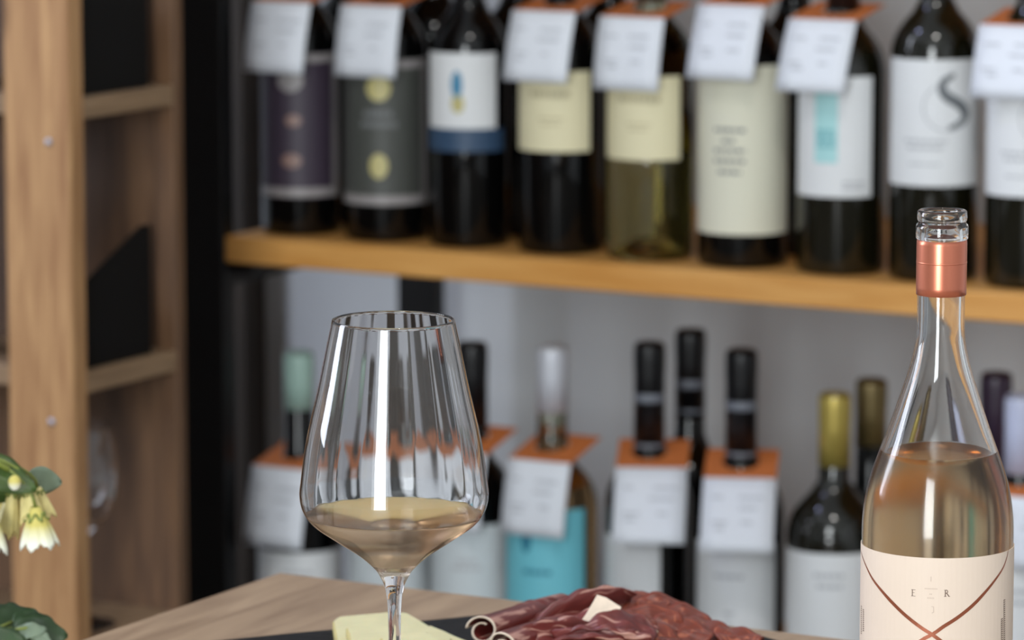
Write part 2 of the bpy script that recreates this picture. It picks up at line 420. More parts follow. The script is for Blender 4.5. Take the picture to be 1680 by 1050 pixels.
def bottle(cx, by, hw, zshelf, cv, label, group, H=.300, mat='dark', cap='capblack', capln=.062, band=None, hs=None, full=True):
    """a corked bottle standing on a shelf; cx, by, hw as measured in the photograph"""
    P_ = atV(cx, by, cv); r = ray(cx, by); P_ = O+r*(cv/r.dot(V)); P_.z = zshelf
    R = hw*(Vector((P_.x, P_.y, 0)).length)/FP/math.cos(PITCH)*1.0
    b = empty('wine_bottle', P_, -view_az(P_)*1.0)
    v, f = lathe(bordeaux(R, H, hs=hs), 40); mesh('bottle_glass', v, f, M[mat], b, True)
    if cap: add_capsule(b, R, H, capln, M[cap], band=band)
    tag(b, label, 'bottle', group); b['R'] = R
    return b, P_, R
def zrel(px, py, P_, R):                             # height on the bottle's near side
    q = atV(px, py, P_.dot(V)-R*.9); return q.z-P_.z
def azof(px, cx, hw): return math.asin(max(-.999, min(.999, (px-cx)/hw)))
def lines(R, zs, ws, h=.0022, s0=0, dash=None):
    pl = []
    for z, w_ in zip(zs, ws):
        x = s0-w_/2
        while x < s0+w_/2-.001:
            l = random.uniform(.003, .008); l = min(l, s0+w_/2-x); pl += rect(x, x+l, z-h/2, z+h/2, 2); x += l+.0012
    return pl
UG = 'wine bottles standing on the upper shelf'; LG = 'wine bottles standing on the lower shelf'
def lab(b, R, az, half, z0, z1, mat, name='label'): return label_shell(name, R+.0001, az, half, z0, z1, M[mat], b)
R8 = math.radians
# 1 plum label
cx, hw = 495, 64; b, Pb, R = bottle(cx, 388, hw, ZS, CB, 'dark bottle with plum label framed in silver, nearest the black upright on the upper shelf', UG, capln=.06)
z0, z1 = zrel(490, 325, Pb, R), zrel(490, 88, Pb, R)
L = lab(b, R, R8(-14), R8(80), z0, z1, 'plum'); Rl = R+.0007; W = Rl*R8(80)
fr = rect(-W+.0003, W-.0003, z0+.001, z0+.0095, 20)+rect(-W+.0003, W-.0003, z1-.0085, z1-.001, 20)+rect(-W+.0003, -W+.007, z0, z1, 2)+rect(W-.010, W-.0003, z0, z1, 2)
wrap('border', fr, Rl, M['frame'], L, R8(-14))
wrap('emblem', disc2(-.001, zrel(475, 132, Pb, R), .013, .011), Rl, M['frame'], L, R8(-14))
wrap('emblem', disc2(0, z0+.036, .010, .007), Rl, M['copper_print'], L, R8(-14)); wrap('emblem', disc2(.002, z0+.075, .008, .006), Rl, M['copper_print'], L, R8(-14))
# 2 charcoal label
cx, hw = 634, 68; b, Pb, R = bottle(cx, 400, hw, ZS, CB, 'dark bottle with charcoal label and pale crest, beside the plum labelled one', UG)
z0, z1 = zrel(630, 338, Pb, R), zrel(630, 98, Pb, R)
L = lab(b, R, R8(-10), R8(84), z0, z1, 'char'); Rl = R+.0007; W = Rl*R8(84)
fr = rect(-W+.0003, W-.0003, z0+.001, z0+.0095, 20)+rect(-W+.0003, W-.0003, z1-.0085, z1-.001, 20)+rect(-W+.0003, -W+.010, z0, z1, 2)+rect(W-.012, W-.0003, z0, z1, 2)
wrap('border', fr, Rl, M['frame'], L, R8(-10))
wrap('emblem', disc2(0, zrel(622, 145, Pb, R), .012, .012), Rl, M['gold'], L, R8(-10)); wrap('emblem', disc2(0, z0+.038, .009, .012), Rl, M['gold'], L, R8(-10))
wrap('lettering', lines(Rl, [z1-.052, z1-.062], [.030, .036], .005), Rl, M['ink2'], L, R8(-10))
# 3 white label with blue and gold emblem
cx, hw = 770, 66; b, Pb, R = bottle(cx, 409, hw, ZS, CB, 'dark bottle with white label, blue and gold emblem and navy band, no price tag', UG, capln=.055)
z0, z1 = zrel(770, 212, Pb, R), zrel(770, 88, Pb, R); zb = zrel(770, 250, Pb, R)
L = lab(b, R, R8(-16), R8(57), z0, z1, 'white'); lab(b, R, R8(-12), R8(68), zb, z0-.0005, 'navy', 'neck_band')
Rl = R+.0007; zc_ = (z0+z1)/2
wrap('emblem', disc2(-.001, zc_+.006, .0055, .013), Rl, M['blue'], L, R8(-16)); wrap('emblem', disc2(0, zc_-.012, .0065, .009), Rl, M['gold'], L, R8(-16))
# 4 cream
def cream(cx, hw, by, y1, y0, label, mat='dark'):
    b, Pb, R = bottle(cx, by, hw, ZS, CB, label, UG, mat=mat)
    z0, z1 = zrel(cx, y0, Pb, R), zrel(cx, y1, Pb, R)
    L = lab(b, R, R8(-17), R8(59), z0, z1, 'cream'); Rl = R+.0007
    wrap('lettering', lines(Rl, [z1-.021], [.042], .006)+lines(Rl, [z1-.044, z1-.049], [.024, .018], .002), Rl, M['cream_ink'], L, R8(-14))
    return b, Pb, R
cream(920, 70, 423, 118, 250, 'dark bottle with short cream label over black base, left of the clear cream labelled one')
# 6 tall cream-grey label
cx, hw = 1218, 74; b, Pb, R = bottle(cx, 446, hw, ZS, CB, 'broad dark bottle with very tall pale cream label reaching near its base', UG)
z0, z1 = zrel(cx, 386, Pb, R), zrel(cx, 108, Pb, R)
L = lab(b, R, R8(-12), R8(86), z0, z1, 'cream'); M['tallcream'] = P('ivory_paper', (222, 220, 200), .7); L.data.materials[0] = M['tallcream']; Rl = R+.0007
zz = [zrel(cx, y, Pb, R) for y in (214, 232, 248, 265, 283)]
wrap('lettering', lines(Rl, zz, [.030, .014, .030, .030, .022], .0034), Rl, M['ink2'], L, R8(-18))
# 7 white and teal
cx, hw = 1378, 73; b, Pb, R = bottle(cx, 460, hw, ZS, CB, 'dark bottle with white label crossed by a vertical pale teal stripe', UG, mat='olive')
z0, z1 = zrel(cx, 324, Pb, R), zrel(cx, 126, Pb, R)
L = lab(b, R, R8(-16), R8(57), z0, z1, 'white'); Rl = R+.0007
wrap('stripe', rect(-.014, .008, zrel(cx, 268, Pb, R), z1, 4), Rl, M['teal'], L, R8(-16))
M['teal_d'] = P('teal_print', (120, 182, 190), .6)
wrap('lettering', lines(Rl+.0002, [zrel(cx, y, Pb, R) for y in (216, 224, 232, 240)], [.018]*4, .003, s0=-.003), Rl+.0002, M['teal_d'], L, R8(-16))
wrap('lettering', lines(Rl, [z0+.008, z0+.013], [.022, .022], .003, s0=.024), Rl, M['ink'], L, R8(-16))
# 8 the S bottle
def sbottle(cx, hw, by, y1, y0, label):
    b, Pb, R = bottle(cx, by, hw, ZS, CB, label, UG, mat='olive', hs=.200)
    z0, z1 = zrel(cx, y0, Pb, R), zrel(cx, y1, Pb, R)
    L = lab(b, R, R8(4), R8(82), z0, z1, 'white'); Rl = R+.0007
    def q(px, py): return ((px-1530)*.00054+.004, zrel(1530, py, Pb, R) if cx == 1530 else z1-(py-98)*.00055)
    pts = [q(*p) for p in ((1552, 122), (1543, 127), (1534, 133), (1531, 143), (1535, 154), (1547, 163), (1560, 170), (1571, 180), (1574, 190), (1568, 200), (1558, 206), (1549, 210), (1543, 208))]
    wd = curve_pts([(a, 0) for a in (.004, .005, .0065, .008, .009, .0095, .0095, .0095, .0085, .007, .006, .005, .004)], 4)
    wrap('letter_s', strip(curve_pts(pts, 4), [a for a, _ in wd]), Rl, M['ink3'], L, R8(2))
    c = q(1539, 176); ring = [(c[0]+.021*math.cos(t*PI/20), c[1]+.021*math.sin(t*PI/20)) for t in range(12, 38)]
    wrap('ring', strip(ring, .0013), Rl+.0002, M['ink'], L, R8(2))
    wrap('lettering', lines(Rl, [q(0, 232)[1], q(0, 243)[1]], [.040, .034], .003)+lines(Rl, [q(0, 270)[1]], [.03], .002), Rl, M['ink'], L, R8(-12))
sbottle(1530, 73, 468, 98, 306, 'olive bottle with white label bearing a large grey S, no price tag')
sbottle(1688, 74, 484, 114, 324, 'tagged bottle with white label cut by the right picture edge, upper shelf')
# dark bottles of the second row
for cx, who in ((572, 'behind the plum labelled bottle'), (712, 'behind the charcoal labelled bottle'), (850, 'behind the bottle with blue and gold emblem'), (1000, 'behind the dark cream labelled bottle'), (1300, 'behind the tall ivory labelled bottle')):
    r = ray(cx, 380); bottle(cx, 380, 62, ZS, CB+.10, 'plain dark bottle in the second row, '+who, UG, H=.300)

# ------------- see-through vessels: glass walls and wine share one boundary
def vessel(par, outer, inner, zl, mats, n=64, wallname='bottle_glass', winename='wine', rib=None, fog=None):
    """outer: bottom centre -> lip ; inner: lip -> bottom centre (both (r,z)); zl: wine level"""
    up = []; low = []; 
    for i, (r, z) in enumerate(inner):
        if z > zl+1e-6: up.append((r, z))
        else: low.append((r, z))
    a, c = up[-1], low[0]; t = (zl-a[1])/(c[1]-a[1]); rl = a[0]+(c[0]-a[0])*t
    up.append((rl, zl)); low.insert(0, (rl, zl))
    v, f = lathe(outer+up, n, rib); pr = outer+up
    if fog: g = mesh(wallname, v, f, [M[mats[0]], M[fog[0]]], par, True, [1 if (k//n < len(outer)-12 and pr[k//n][1] < fog[1]) else 0 for k in range(len(f))])
    else: g = mesh(wallname, v, f, M[mats[0]], par, True)
    # wine: flat top (facing up) and sides facing the glass
    v, f = lathe([(0, zl), (rl*.6, zl), (rl*.96, zl)]+low, n, rib)
    f = [tuple(reversed(q)) for q in f]
    v2 = v; nt = 2*n+n
    idx = [0 if i < nt else 1 for i in range(len(f))]
    wn = mesh(winename, v2, f, [M[mats[1]], M[mats[2]]], par, True, idx)
    # make sure the normals leave the wine
    wn.data.update()
    if wn.data.polygons[0].normal.z < 0: wn.data.flip_normals()
    return g, wn
def offset_in(outer, t, base):
    return [(max(r-t, 0.0005), z) for r, z in reversed(outer) if z >= base]

# 5 the clear bottle with white wine and a green-yellow back label
cx, hw = 1066, 71; r = ray(cx, 436); P5 = O+r*(CB/r.dot(V)); P5.z = ZS; R5 = hw*Vector((P5.x, P5.y, 0)).length/FP/math.cos(PITCH)
b = empty('wine_bottle', P5, -view_az(P5)); tag(b, 'clear glass bottle of pale yellow wine with cream label, its base punt visible', 'bottle', UG)
out = [(0, .018), (R5*.3, .014), (R5*.55, .006), (R5*.80, .0005), (R5*.93, .0005), (R5, .006), (R5, .09), (R5, .192)]+[(a, z) for a, z in bordeaux(R5, .300)[7:19]]
inn = [(rr-.0028 if rr > .02 else rr-.003, z) for rr, z in reversed(out[6:])]+[(R5-.003, .008), (R5*.85, .0045), (R5*.55, .011), (R5*.3, .019), (0, .023)]
M['g_plain'] = glassm('pale_green_glass', (.93, .95, .88), 1.5)
vessel(b, out, inn, .225, ['g_plain', 'y_top', 'y_side'], 48)
add_capsule(b, R5, .300, .06, M['capblack'])
z0, z1 = zrel(cx, 264, P5, R5), zrel(cx, 126, P5, R5)
L = lab(b, R5, R8(-20), R8(62), z0, z1, 'cream'); Rl = R5+.0007
wrap('lettering', lines(Rl, [z1-.021], [.042], .006)+lines(Rl, [z1-.044, z1-.049], [.024, .018], .002), Rl, M['cream_ink'], L, R8(-16))
label_shell('back_label', R5+.0001, R8(140), R8(45), z0, z1, M['greenyellow'], b)

# ---------------------------------------------------------------- price tags hung on the necks
def price_tag(ncx, ncy, cv, top, bot, label, group, wdt=.067, twist=0, rn=.0165, drop=.011, hang=None):
    """collar of orange card round a neck at column ncx; white card folded down in front"""
    rz = -TH+twist
    fr = V*math.cos(twist)+U*math.sin(twist)*-1; fr = Vector((math.sin(-rz), math.cos(-rz), 0))
    side = Vector((math.cos(rz), math.sin(rz), 0))
    r = ray(ncx, top[1]); C = O+r*(cv/r.dot(V))                    # neck axis point near fold height
    fd = .036                                                       # fold sits this far in front of the axis
    c_ = (C-fr*fd).dot(fr); r = ray(*top); F_ = O+r*(c_/r.dot(fr))   # fold middle
    F_ = Vector((F_.x, F_.y, F_.z))
    Ls = (F_-(C-fr*fd)).dot(side)                                   # sideways shift of the card on the neck
    Ls = max(-.018, min(.018, Ls))
    # how far the foot of the card stands out
    best = None
    for k in range(0, 60):
        o_ = k*.001; r = ray(*bot); Q = O+r*((c_-o_)/r.dot(fr)); sd = (Q-F_).dot(side)
        if best is None or abs(sd) < best[0]: best = (abs(sd), o_, F_.z-Q.z)
    _, out_, hgt = best
    t = empty('price_tag', Vector((C.x, C.y, F_.z)), rz)
    # collar: rectangle with a round hole, falling towards the front
    n = 24; y0, y1 = -fd, .026; x0, x1 = Ls-wdt/2, Ls+wdt/2
    vs = []; fs = []
    def zz(y): return drop*(y+fd)/(y1+fd)
    rim = []
    for k in range(n):
        a = 2*PI*k/n; cx_, cy_ = math.cos(a), math.sin(a)
        s = min((x1 if cx_ > 0 else -x0)/max(abs(cx_), 1e-6), (y1 if cy_ > 0 else -y0)/max(abs(cy_), 1e-6))
        rim.append((cx_*s, cy_*s))
    for cn in ((x0, y0), (x1, y0), (x0, y1), (x1, y1)):              # snap the nearest rim points onto the corners
        k = min(range(n), key=lambda k: (rim[k][0]-cn[0])**2+(rim[k][1]-cn[1])**2); rim[k] = cn
    th = .0006
    for h in (0, th):
        for k in range(n):
            a = 2*PI*k/n; vs.append((rn*math.cos(a), rn*math.sin(a), zz(rn*math.sin(a))+h))
        for k in range(n): vs.append((rim[k][0], rim[k][1], zz(rim[k][1])+h))
    for k in range(n):
        k2 = (k+1) % n
        fs += [(k, k2, n+k2, n+k), (2*n+k, 3*n+k, 3*n+k2, 2*n+k2), (k, 2*n+k, 2*n+k2, k2), (n+k, n+k2, 3*n+k2, 3*n+k)]
    fixn(mesh('collar', vs, fs, M['kraft'], t))
    # card with a gentle bow
    vs = []; fs = []; m = 6; k6 = 4
    for i in range(m+1):
        s = i/m; y = -fd-.0004-out_*(s**1.0)-.002*math.sin(s*PI); z = -hgt*s+.0006
        for j in range(k6+1):
            x = x0+wdt*j/k6; vs.append((x, y-.0012*math.sin(PI*j/k6), z))
    nn = len(vs); vs += [(x, y+.0006, z) for x, y, z in vs]
    q = k6+1
    for i in range(m):
        for j in range(k6):
            a = i*q+j; fs += [(a, a+q, a+q+1, a+1), (nn+a, nn+a+1, nn+a+q+1, nn+a+q)]
    for i in range(m):
        a = i*q; fs += [(a, nn+a, nn+a+q, a+q)]; a += k6; fs += [(a, a+q, nn+a+q, nn+a)]
    for j in range(k6): fs += [(j, j+1, nn+j+1, nn+j)]; a = m*q+j; fs += [(a, nn+a, nn+a+1, a+1)]
    card = fixn(mesh('card', vs, fs, M['card'], t, True))
    # printed words: small grey bars laid on the card
    vs = []; fs = []
    for row, (s, segs) in enumerate(((.26, ((.12, .30), (.52, .86))), (.40, ((.5, .80),)), (.60, ((.14, .36), (.58, .72))), (.68, ((.18, .32),)))):
        for (a, c2) in segs:
            a += random.uniform(-.03, .03); c2 += random.uniform(-.05, .05)
            for (sa, sb) in ((s-.022, s+.022),):
                bq = len(vs)
                for ss, xx in ((sa, a), (sa, c2), (sb, c2), (sb, a)):
                    i0 = ss; y = -fd-.0004-out_*i0-.002*math.sin(i0*PI)-.0016; vs.append((x0+wdt*xx, y-.0004, -hgt*ss+.0006))
                fs.append((bq, bq+3, bq+2, bq+1))
    mesh('lettering', vs, fs, M['tag_ink'], card)
    tag(t, label, 'price tag', group)
UT = 'price tags hung on the upper shelf bottles'; LT = 'price tags hung on the lower shelf bottles'
for ncx, top, bot, who in ((495, (462, 4), (447, 120), 'plum labelled bottle beside the black upright'),
                           (634, (609, 10), (598, 127), 'charcoal labelled bottle'),
                           (920, (893, 19), (877, 135), 'dark bottle with the short cream label'),
                           (1066, (1037, 29), (1026, 149), 'clear bottle of pale yellow wine'),
                           (1218, (1200, 9), (1180, 131), 'bottle with the very tall ivory label'),
                           (1378, (1350, 33), (1328, 152), 'bottle with the pale teal stripe'),
                           (1688, (1665, 43), (1650, 163), 'rightmost upper shelf bottle, cut by the picture edge')):
    price_tag(ncx, 0, CB, top, bot, 'white card with orange collar on the '+who, UT)

# ---------------------------------------------------------------- lower shelf
def low(cx, hw, ytop, label, cv=CB, H=None, **k):
    r = ray(cx, ytop); Pt = O+r*(cv/r.dot(V)); H = Pt.z-ZL
    P_ = Vector((Pt.x, Pt.y, ZL)); R = hw*Vector((P_.x, P_.y, 0)).length/FP/math.cos(PITCH)
    b = empty('wine_bottle', P_, -view_az(P_))
    if not k.get('clear'):
        v, f = lathe(bordeaux(R, H, hs=H-k.get('nk', .152)), 40); mesh('bottle_glass', v, f, M[k.get('mat', 'dark')], b, True)
    add_capsule(b, R, H, k.get('capln', .06), M[k.get('cap', 'capblack')], band=k.get('band'))
    tag(b, label, 'bottle', LG)
    return b, P_, R, H
def lowlab(b, P_, R, cx, y1, y0z, mat, az, half, ink='ink', rows=((.02, .03), (.03, .024))):
    z1 = zrel(cx, y1, P_, R); L = lab(b, R, R8(az), R8(half), y0z, z1, mat); Rl = R+.0007
    wrap('lettering', lines(Rl, [z1-a for a, _ in rows], [w_ for _, w_ in rows], .004), Rl, M[ink], L, R8(az))
    return L, z1
M['bandgrey'] = P('silver_band', (112, 116, 126), .4)
b, P_, R, H = low(490, 70, 577, 'dark bottle with mint green capsule beside the black upright, lower shelf', cap='mint', capln=.056)
lowlab(b, P_, R, 490, 908, .03, 'white', -5, 80)
b, P_, R, H = low(640, 70, 590, 'dark bottle with pale grey label standing behind the wine glass')
M['palegrey'] = P('pale_grey_paper', (206, 214, 218), .7)
lowlab(b, P_, R, 640, 880, .03, 'palegrey', -10, 80)
b, P_, R, H = low(775, 68, 562, 'dark bottle with black capsule just right of the wine glass bowl', capln=.08)
lowlab(b, P_, R, 770, 862, .03, 'palegrey', -8, 82, rows=((.035, .02), (.042, .03)))
# clear rosé bottle with cyan label
cx = 906; r = ray(cx, 568); Pt = O+r*(CB/r.dot(V)); P4 = Vector((Pt.x, Pt.y, ZL)); H4 = Pt.z-ZL; R4 = 76*Vector((P4.x, P4.y, 0)).length/FP/math.cos(PITCH)
b = empty('wine_bottle', P4, -view_az(P4)); tag(b, 'clear bottle of amber wine with cyan label and silver capsule on the lower shelf', 'bottle', LG)
bx = bordeaux(R4, H4, hs=H4-.152)
out = [(0, .018), (R4*.3, .014), (R4*.55, .006), (R4*.80, .0005), (R4*.93, .0005), (R4, .006), (R4, .09), (R4, H4-.152)]+bx[7:19]
inn = [(rr-.0028, z) for rr, z in reversed(out[6:])]+[(R4-.003, .008), (R4*.85, .0045), (R4*.55, .011), (R4*.3, .019), (0, .023)]
vessel(b, out, inn, H4-.09, ['g_plain', 'w_top', 'r_side'], 48)
add_capsule(b, R4, H4, .062, M['capsilver'])
L, z1 = lowlab(b, P4, R4, cx, 838, .03, 'cyan', -18, 62, ink='cyan_d', rows=((.06, .03),))
wrap('emblem', disc2(-.012, z1-.03, .005, .012), R4+.0007, M['cyan_d'], L, R8(-18))
b, P_, R, H = low(1066, 72, 562, 'dark bottle with banded black capsule and white label, left of the taller neck', capln=.104, band=M['bandgrey'])
lowlab(b, P_, R, 1066, 885, .03, 'white', -32, 47, rows=((.05, .008), (.075, .006)))
b, P_, R, H = low(1217, 72, 574, 'dark bottle with banded black capsule, right of the taller neck', capln=.104, band=M['bandgrey'])
lowlab(b, P_, R, 1217, 895, .03, 'white', -14, 66, rows=((.03, .03), (.065, .010), (.075, .006)))
b, P_, R, H = low(1133, 62, 541, 'tallest dark bottle neck in the second row between the two banded capsules', cv=CB+.095, capln=.085, band=M['bandgrey'])
b, P_, R, H = low(1370, 77, 645, 'dark round-shouldered bottle with pale gold capsule and white label', nk=.132, cap='capgold', capln=.067, mat='olive')
lowlab(b, P_, R, 1370, 910, .03, 'white', -4, 78)
low(1430, 66, 622, 'dark bottle with antique gold capsule, behind the pale gold one', cv=CB+.09, cap='capbrass', capln=.062)
low(1635, 66, 612, 'dark bottle with deep purple capsule behind the rose wine bottle', cv=CB+.09, cap='cappurple', capln=.10)
b, P_, R, H = low(1676, 72, 648, 'dark bottle with pale lilac capsule at the right picture edge', cap='caplilac', capln=.07)
lowlab(b, P_, R, 1676, 935, .03, 'white', -4, 78)
for ncx, top, bot, who, *tw in ((490, (462, 768), (446, 898), 'mint capsuled bottle'),
                           (640, (614, 752), (602, 880), 'bottle behind the wine glass'),
                           (775, (748, 742), (736, 870), 'bottle just right of the wine glass bowl'),
                           (906, (885, 757), (872, 880), 'amber bottle with the cyan label'),
                           (1066, (1069, 768), (1063, 893), 'banded black capsule left of the taller neck', .42),
                           (1217, (1214, 785), (1206, 906), 'banded black capsule right of the taller neck', .40),
                           (1676, (1712, 820), (1706, 940), 'lilac capsuled bottle at the right edge')):
    price_tag(ncx, 0, CB, top, bot, 'white price card with orange collar on the '+who, LT, drop=.016, twist=tw[0] if tw else 0)
# two bottles inside the rack, at the extreme left edge
for zz, py, c in ((zr1, 90, 'upper'), (zr2, 560, 'middle')):
    P_ = U*(RU-.115-.06)+V*(RV+.06)+Vector((0, 0, zz+.018)); b = empty('wine_bottle', P_, 0)
    v, f = lathe(bordeaux(.036, .205), 28); mesh('bottle_glass', v, f, M['dark'], b, True)
    add_capsule(b, .036, .205, .05, M['cappurple']); lab(b, .036, R8(0), R8(120), .03, .10, 'caplilac')
    tag(b, 'small dark bottle with lilac label on the %s rack shelf behind the pine post' % c, 'bottle')

# ---------------------------------------------------------------- wine glasses
def glass_profiles(keys, zb, rf):
    """keys: outer bowl (r,z) from stem junction to the lip"""
    foot = [(0, 0), (rf*.96, 0), (rf, .0012), (rf*.9, .0028), (rf*.5, .0055), (.0075, .0105), (.0045, .018), (.0038, .032)]
    return foot
def wine_glass(loc, label, bowl_out, stem, inner_bottom, zl, wine=True, rf=.040, n=240, rz=0, ribs=0):
    g = empty('wine_glass', loc, rz); tag(g, label, 'glass')
    foot = [(0, 0), (rf*.96, 0), (rf, .0012), (rf*.9, .0028), (rf*.5, .0055), (.0075, .0105), (.0047, .018)]
    outer = foot+stem+curve_pts(bowl_out, 5)
    zi = inner_bottom[1]
    bo = curve_pts(bowl_out, 5)
    inn = []
    for r, z in reversed(bo):
        t = .0011 if z > zi+.03 else .0011+.0012*(1-(z-zi)/.03)
        if z > zi+.002 and r-t > inner_bottom[0]*.8: inn.append((r-t, z))
    # close to the inner bottom, rounded
    rl, zll = inn[-1]
    for k in range(1, 5):
        a = k/4; inn.append((rl*math.cos(a*PI/2), zll-(zll-zi)*math.sin(a*PI/2)))
    inn[-1] = (0, zi)
    lip = [(bo[-1][0]-.0002, bo[-1][1]+.0004), (bo[-1][0]-.0009, bo[-1][1]+.0004)]
    ztop = bo[-1][1]
    iset = set(inn)
    def rib(r, z, a):
        if not ribs or (r, z) not in iset or z < bowl_out[0][1]+.03: return r
        k = min(1, (z-bowl_out[0][1]-.03)/.03)
        return r+k*.00006*math.cos(19*a+.8*math.sin(2*a))
    if wine: vessel(g, outer+lip, inn, zl, ['g_clear', 'w_top', 'w_side'], n, 'bowl_and_stem', 'wine', rib)
    else:
        v, f = lathe(outer+lip+inn, n); mesh('bowl_and_stem', v, f, M['g_clear'], g, True)
    return g
YG = 2.35
GB = atY(648, 1190, YG); GB.z = ZT
sg = pxm(648, 800, atY(648, 800, YG))
def gk(hw, py): return (hw*sg, atY(648, py, YG).z-ZT)
bowl = [gk(*k) for k in ((12, 984), (16, 962), (24, 945), (33, 932), (58, 910), (100, 882), (134, 858), (150, 836), (155, 812), (153, 790), (148, 750), (141, 710), (125, 642), (109, 566), (100, 525))]
stem = [(.0036, .035), (.0034, .055)]+[gk(10, 1040), gk(11, 1000)]
stem = [s for s in stem if s[1] < bowl[0][1]-.004]; stem.sort(key=lambda s: s[1])
zi = gk(0, 926)[1]; zlv = gk(0, 842)[1]
hero_glass = wine_glass(GB, 'tall clear wine glass part filled with blush wine, standing on the table', bowl, stem, (gk(26, 0)[0], zi), zlv, ribs=1)
for k, (a, rr, dz) in enumerate(((-.6, .0085, .004), (-.9, .0095, .002), (.1, .006, .006), (.5, .007, .001), (-.2, .005, -.001), (1.0, .009, .003), (-1.1, .008, .0005))):
    v, f = lathe([(.0007*math.sin(PI*i/6), -.0007*math.cos(PI*i/6)) for i in range(7)], 10)
    o = mesh('bubble', v, f, M['bubble'], hero_glass, True); o.location = (rr*.62*math.sin(a*1.3), -rr*.62*math.cos(a*1.3), zi-.0045+dz)
# glass in the rack
PG = U*(RU-.052)+V*(RV+.075)+Vector((0, 0, ZR[2]+.018))
bw = [(.005, .075), (.012, .082), (.030, .100), (.037, .118), (.038, .135), (.035, .160), (.031, .178)]
wine_glass(PG, 'empty wine glass on the lower rack shelf behind the pine post', bw, [(.0036, .035), (.0036, .06)], (.008, .088), 0, wine=False, rf=.034, n=40)

# ---------------------------------------------------------------- rosé bottle on the table
YB = 2.33
BB = atY(1533, 1220, YB); BB.z = ZT
sb = pxm(1533, 800, atY(1533, 800, YB))
def bk(hw, py): return (hw*sb, atY(1533, py, YB).z-ZT)
bot = empty('rose_wine_bottle', BB, 0); tag(bot, 'open clear bottle of blush wine with copper neck foil and blush label, on the table', 'bottle')
side = [bk(*k) for k in ((123.5, 1180), (123.5, 1040), (123.5, 960), (123.5, 900), (122.5, 845), (113.5, 790), (96, 738), (82, 700), (65, 650), (49, 600), (40.5, 560), (38.5, 530), (38.5, 483), (38.5, 400))]
side = curve_pts(side, 4)
Rb = side[0][0]
outer = [(0, .030), (Rb*.25, .026), (Rb*.5, .012), (Rb*.72, .001), (Rb*.86, 0), (Rb*.97, .003), (Rb, .010)]+side
zt = lambda y: bk(0, y)[1]
lipo = [(38.5, 393), (42, 390.5), (42.5, 386), (42.5, 372), (41.5, 368), (39, 366), (38.6, 363), (40, 360), (40.5, 356), (40, 347), (38, 344.5), (34, 344), (31.5, 346)]
outer += [bk(*k) for k in lipo]
inner = [bk(30, 350), bk(29.5, 400)]+[(max(r-.0030, 0), z) for r, z in reversed(side[:-4])]+[(Rb-.0032, .013), (Rb*.88, .006), (Rb*.70, .007), (Rb*.5, .018), (Rb*.25, .032), (0, .036)]
vessel(bot, outer, inner, zt(740), ['g_bottle', 'w_top', 'w_side_b'], 96, fog=('g_fog', zt(748)))
v, f = lathe([bk(39.2, 483), bk(40.6, 482.5), bk(40.9, 470), bk(40.9, 400), bk(40.5, 393.5), bk(39, 392.5)], 64)
cp = mesh('neck_foil', v, f, M['copper'], bot, True)
v, f = lathe([bk(41, 430.6), bk(41.3, 430.1), bk(41.3, 428.6), bk(41, 428.1)], 64); mesh('foil_seam', v, f, M['copper'], cp, True)
Rl = Rb+.0001
def cyl(px, py, R=None):
    R = R or Rb+.0006
    r = ray(px, py); # intersect with the bottle's label cylinder
    ox, oy = -BB.x, -BB.y; a = r.x**2+r.y**2; b_ = 2*(ox*r.x+oy*r.y); c = ox*ox+oy*oy-R*R
    D = b_*b_-4*a*c
    t = (-b_-math.sqrt(max(D, 0)))/(2*a); q = O+r*t-BB
    return (math.atan2(q.x, -q.y)*R, q.z)
zl1 = cyl(1533, 916)[1]
L = label_shell('label', Rl, 0, R8(150), .035, zl1, M['blush'], bot, 72, .0004)
Rk = Rb+.0006
lp = [cyl(*p) for p in ((1412, 902), (1414.5, 912), (1421, 929), (1431, 949), (1447, 970), (1466, 991), (1487, 1011), (1513, 1031), (1529, 1041), (1548, 1055), (1585, 1085))]
rp = [cyl(*p) for p in ((1654.5, 902), (1652, 914), (1646, 931), (1633, 951), (1616, 972), (1595, 994), (1570, 1014), (1548, 1028), (1531, 1040), (1508, 1053), (1470, 1085))]
def dens(p, n=3): return curve_pts(p, n)
for p in (lp, rp):
    d = dens(p); wd = [.0004+.0016*min(1, i/(len(d)*.45)) for i in range(len(d))]
    wrap('swoosh', strip(d, wd), Rk, M['copper_ink'], L)
def E_(x, z, h):
    s = h*.13
    return [[(x, z), (x+s, z), (x+s, z+h), (x, z+h)], [(x-s*.7, z), (x+h*.55, z), (x+h*.55, z+s*.5), (x-s*.7, z+s*.5)], [(x-s*.7, z+h-s*.5), (x+h*.52, z+h-s*.5), (x+h*.52, z+h), (x-s*.7, z+h)], [(x+s, z+h*.5), (x+h*.4, z+h*.5), (x+h*.4, z+h*.5+s*.45), (x+s, z+h*.5+s*.45)]]
def R_(x, z, h):
    s = h*.14
    p = [[(x, z), (x+s, z), (x+s, z+h), (x, z+h)], [(x-s*.8, z), (x+s*1.8, z), (x+s*1.8, z+s*.45), (x-s*.8, z+s*.45)], [(x-s*.8, z+h-s*.45), (x+s, z+h-s*.45), (x+s, z+h), (x-s*.8, z+h)]]
    arc = [(x+s+h*.28*math.sin(t*PI/10), z+h*.74+h*.235*math.cos(t*PI/10)) for t in range(11)]
    p += strip(arc, s*.8); p += strip([(x+h*.28, z+h*.5), (x+h*.62, z+s*.2)], s)+[[(x+h*.5, z), (x+h*.78, z), (x+h*.78, z+s*.4), (x+h*.5, z+s*.4)]]
    return p
hE = .0038
e = cyl(1496, 978); wrap('letter_e', E_(e[0], e[1], hE), Rk, M['brown_ink'], L)
e = cyl(1550, 979); wrap('letter_r', R_(e[0], e[1], hE), Rk, M['brown_ink'], L)
c = cyl(1527.5, 966); ln = []
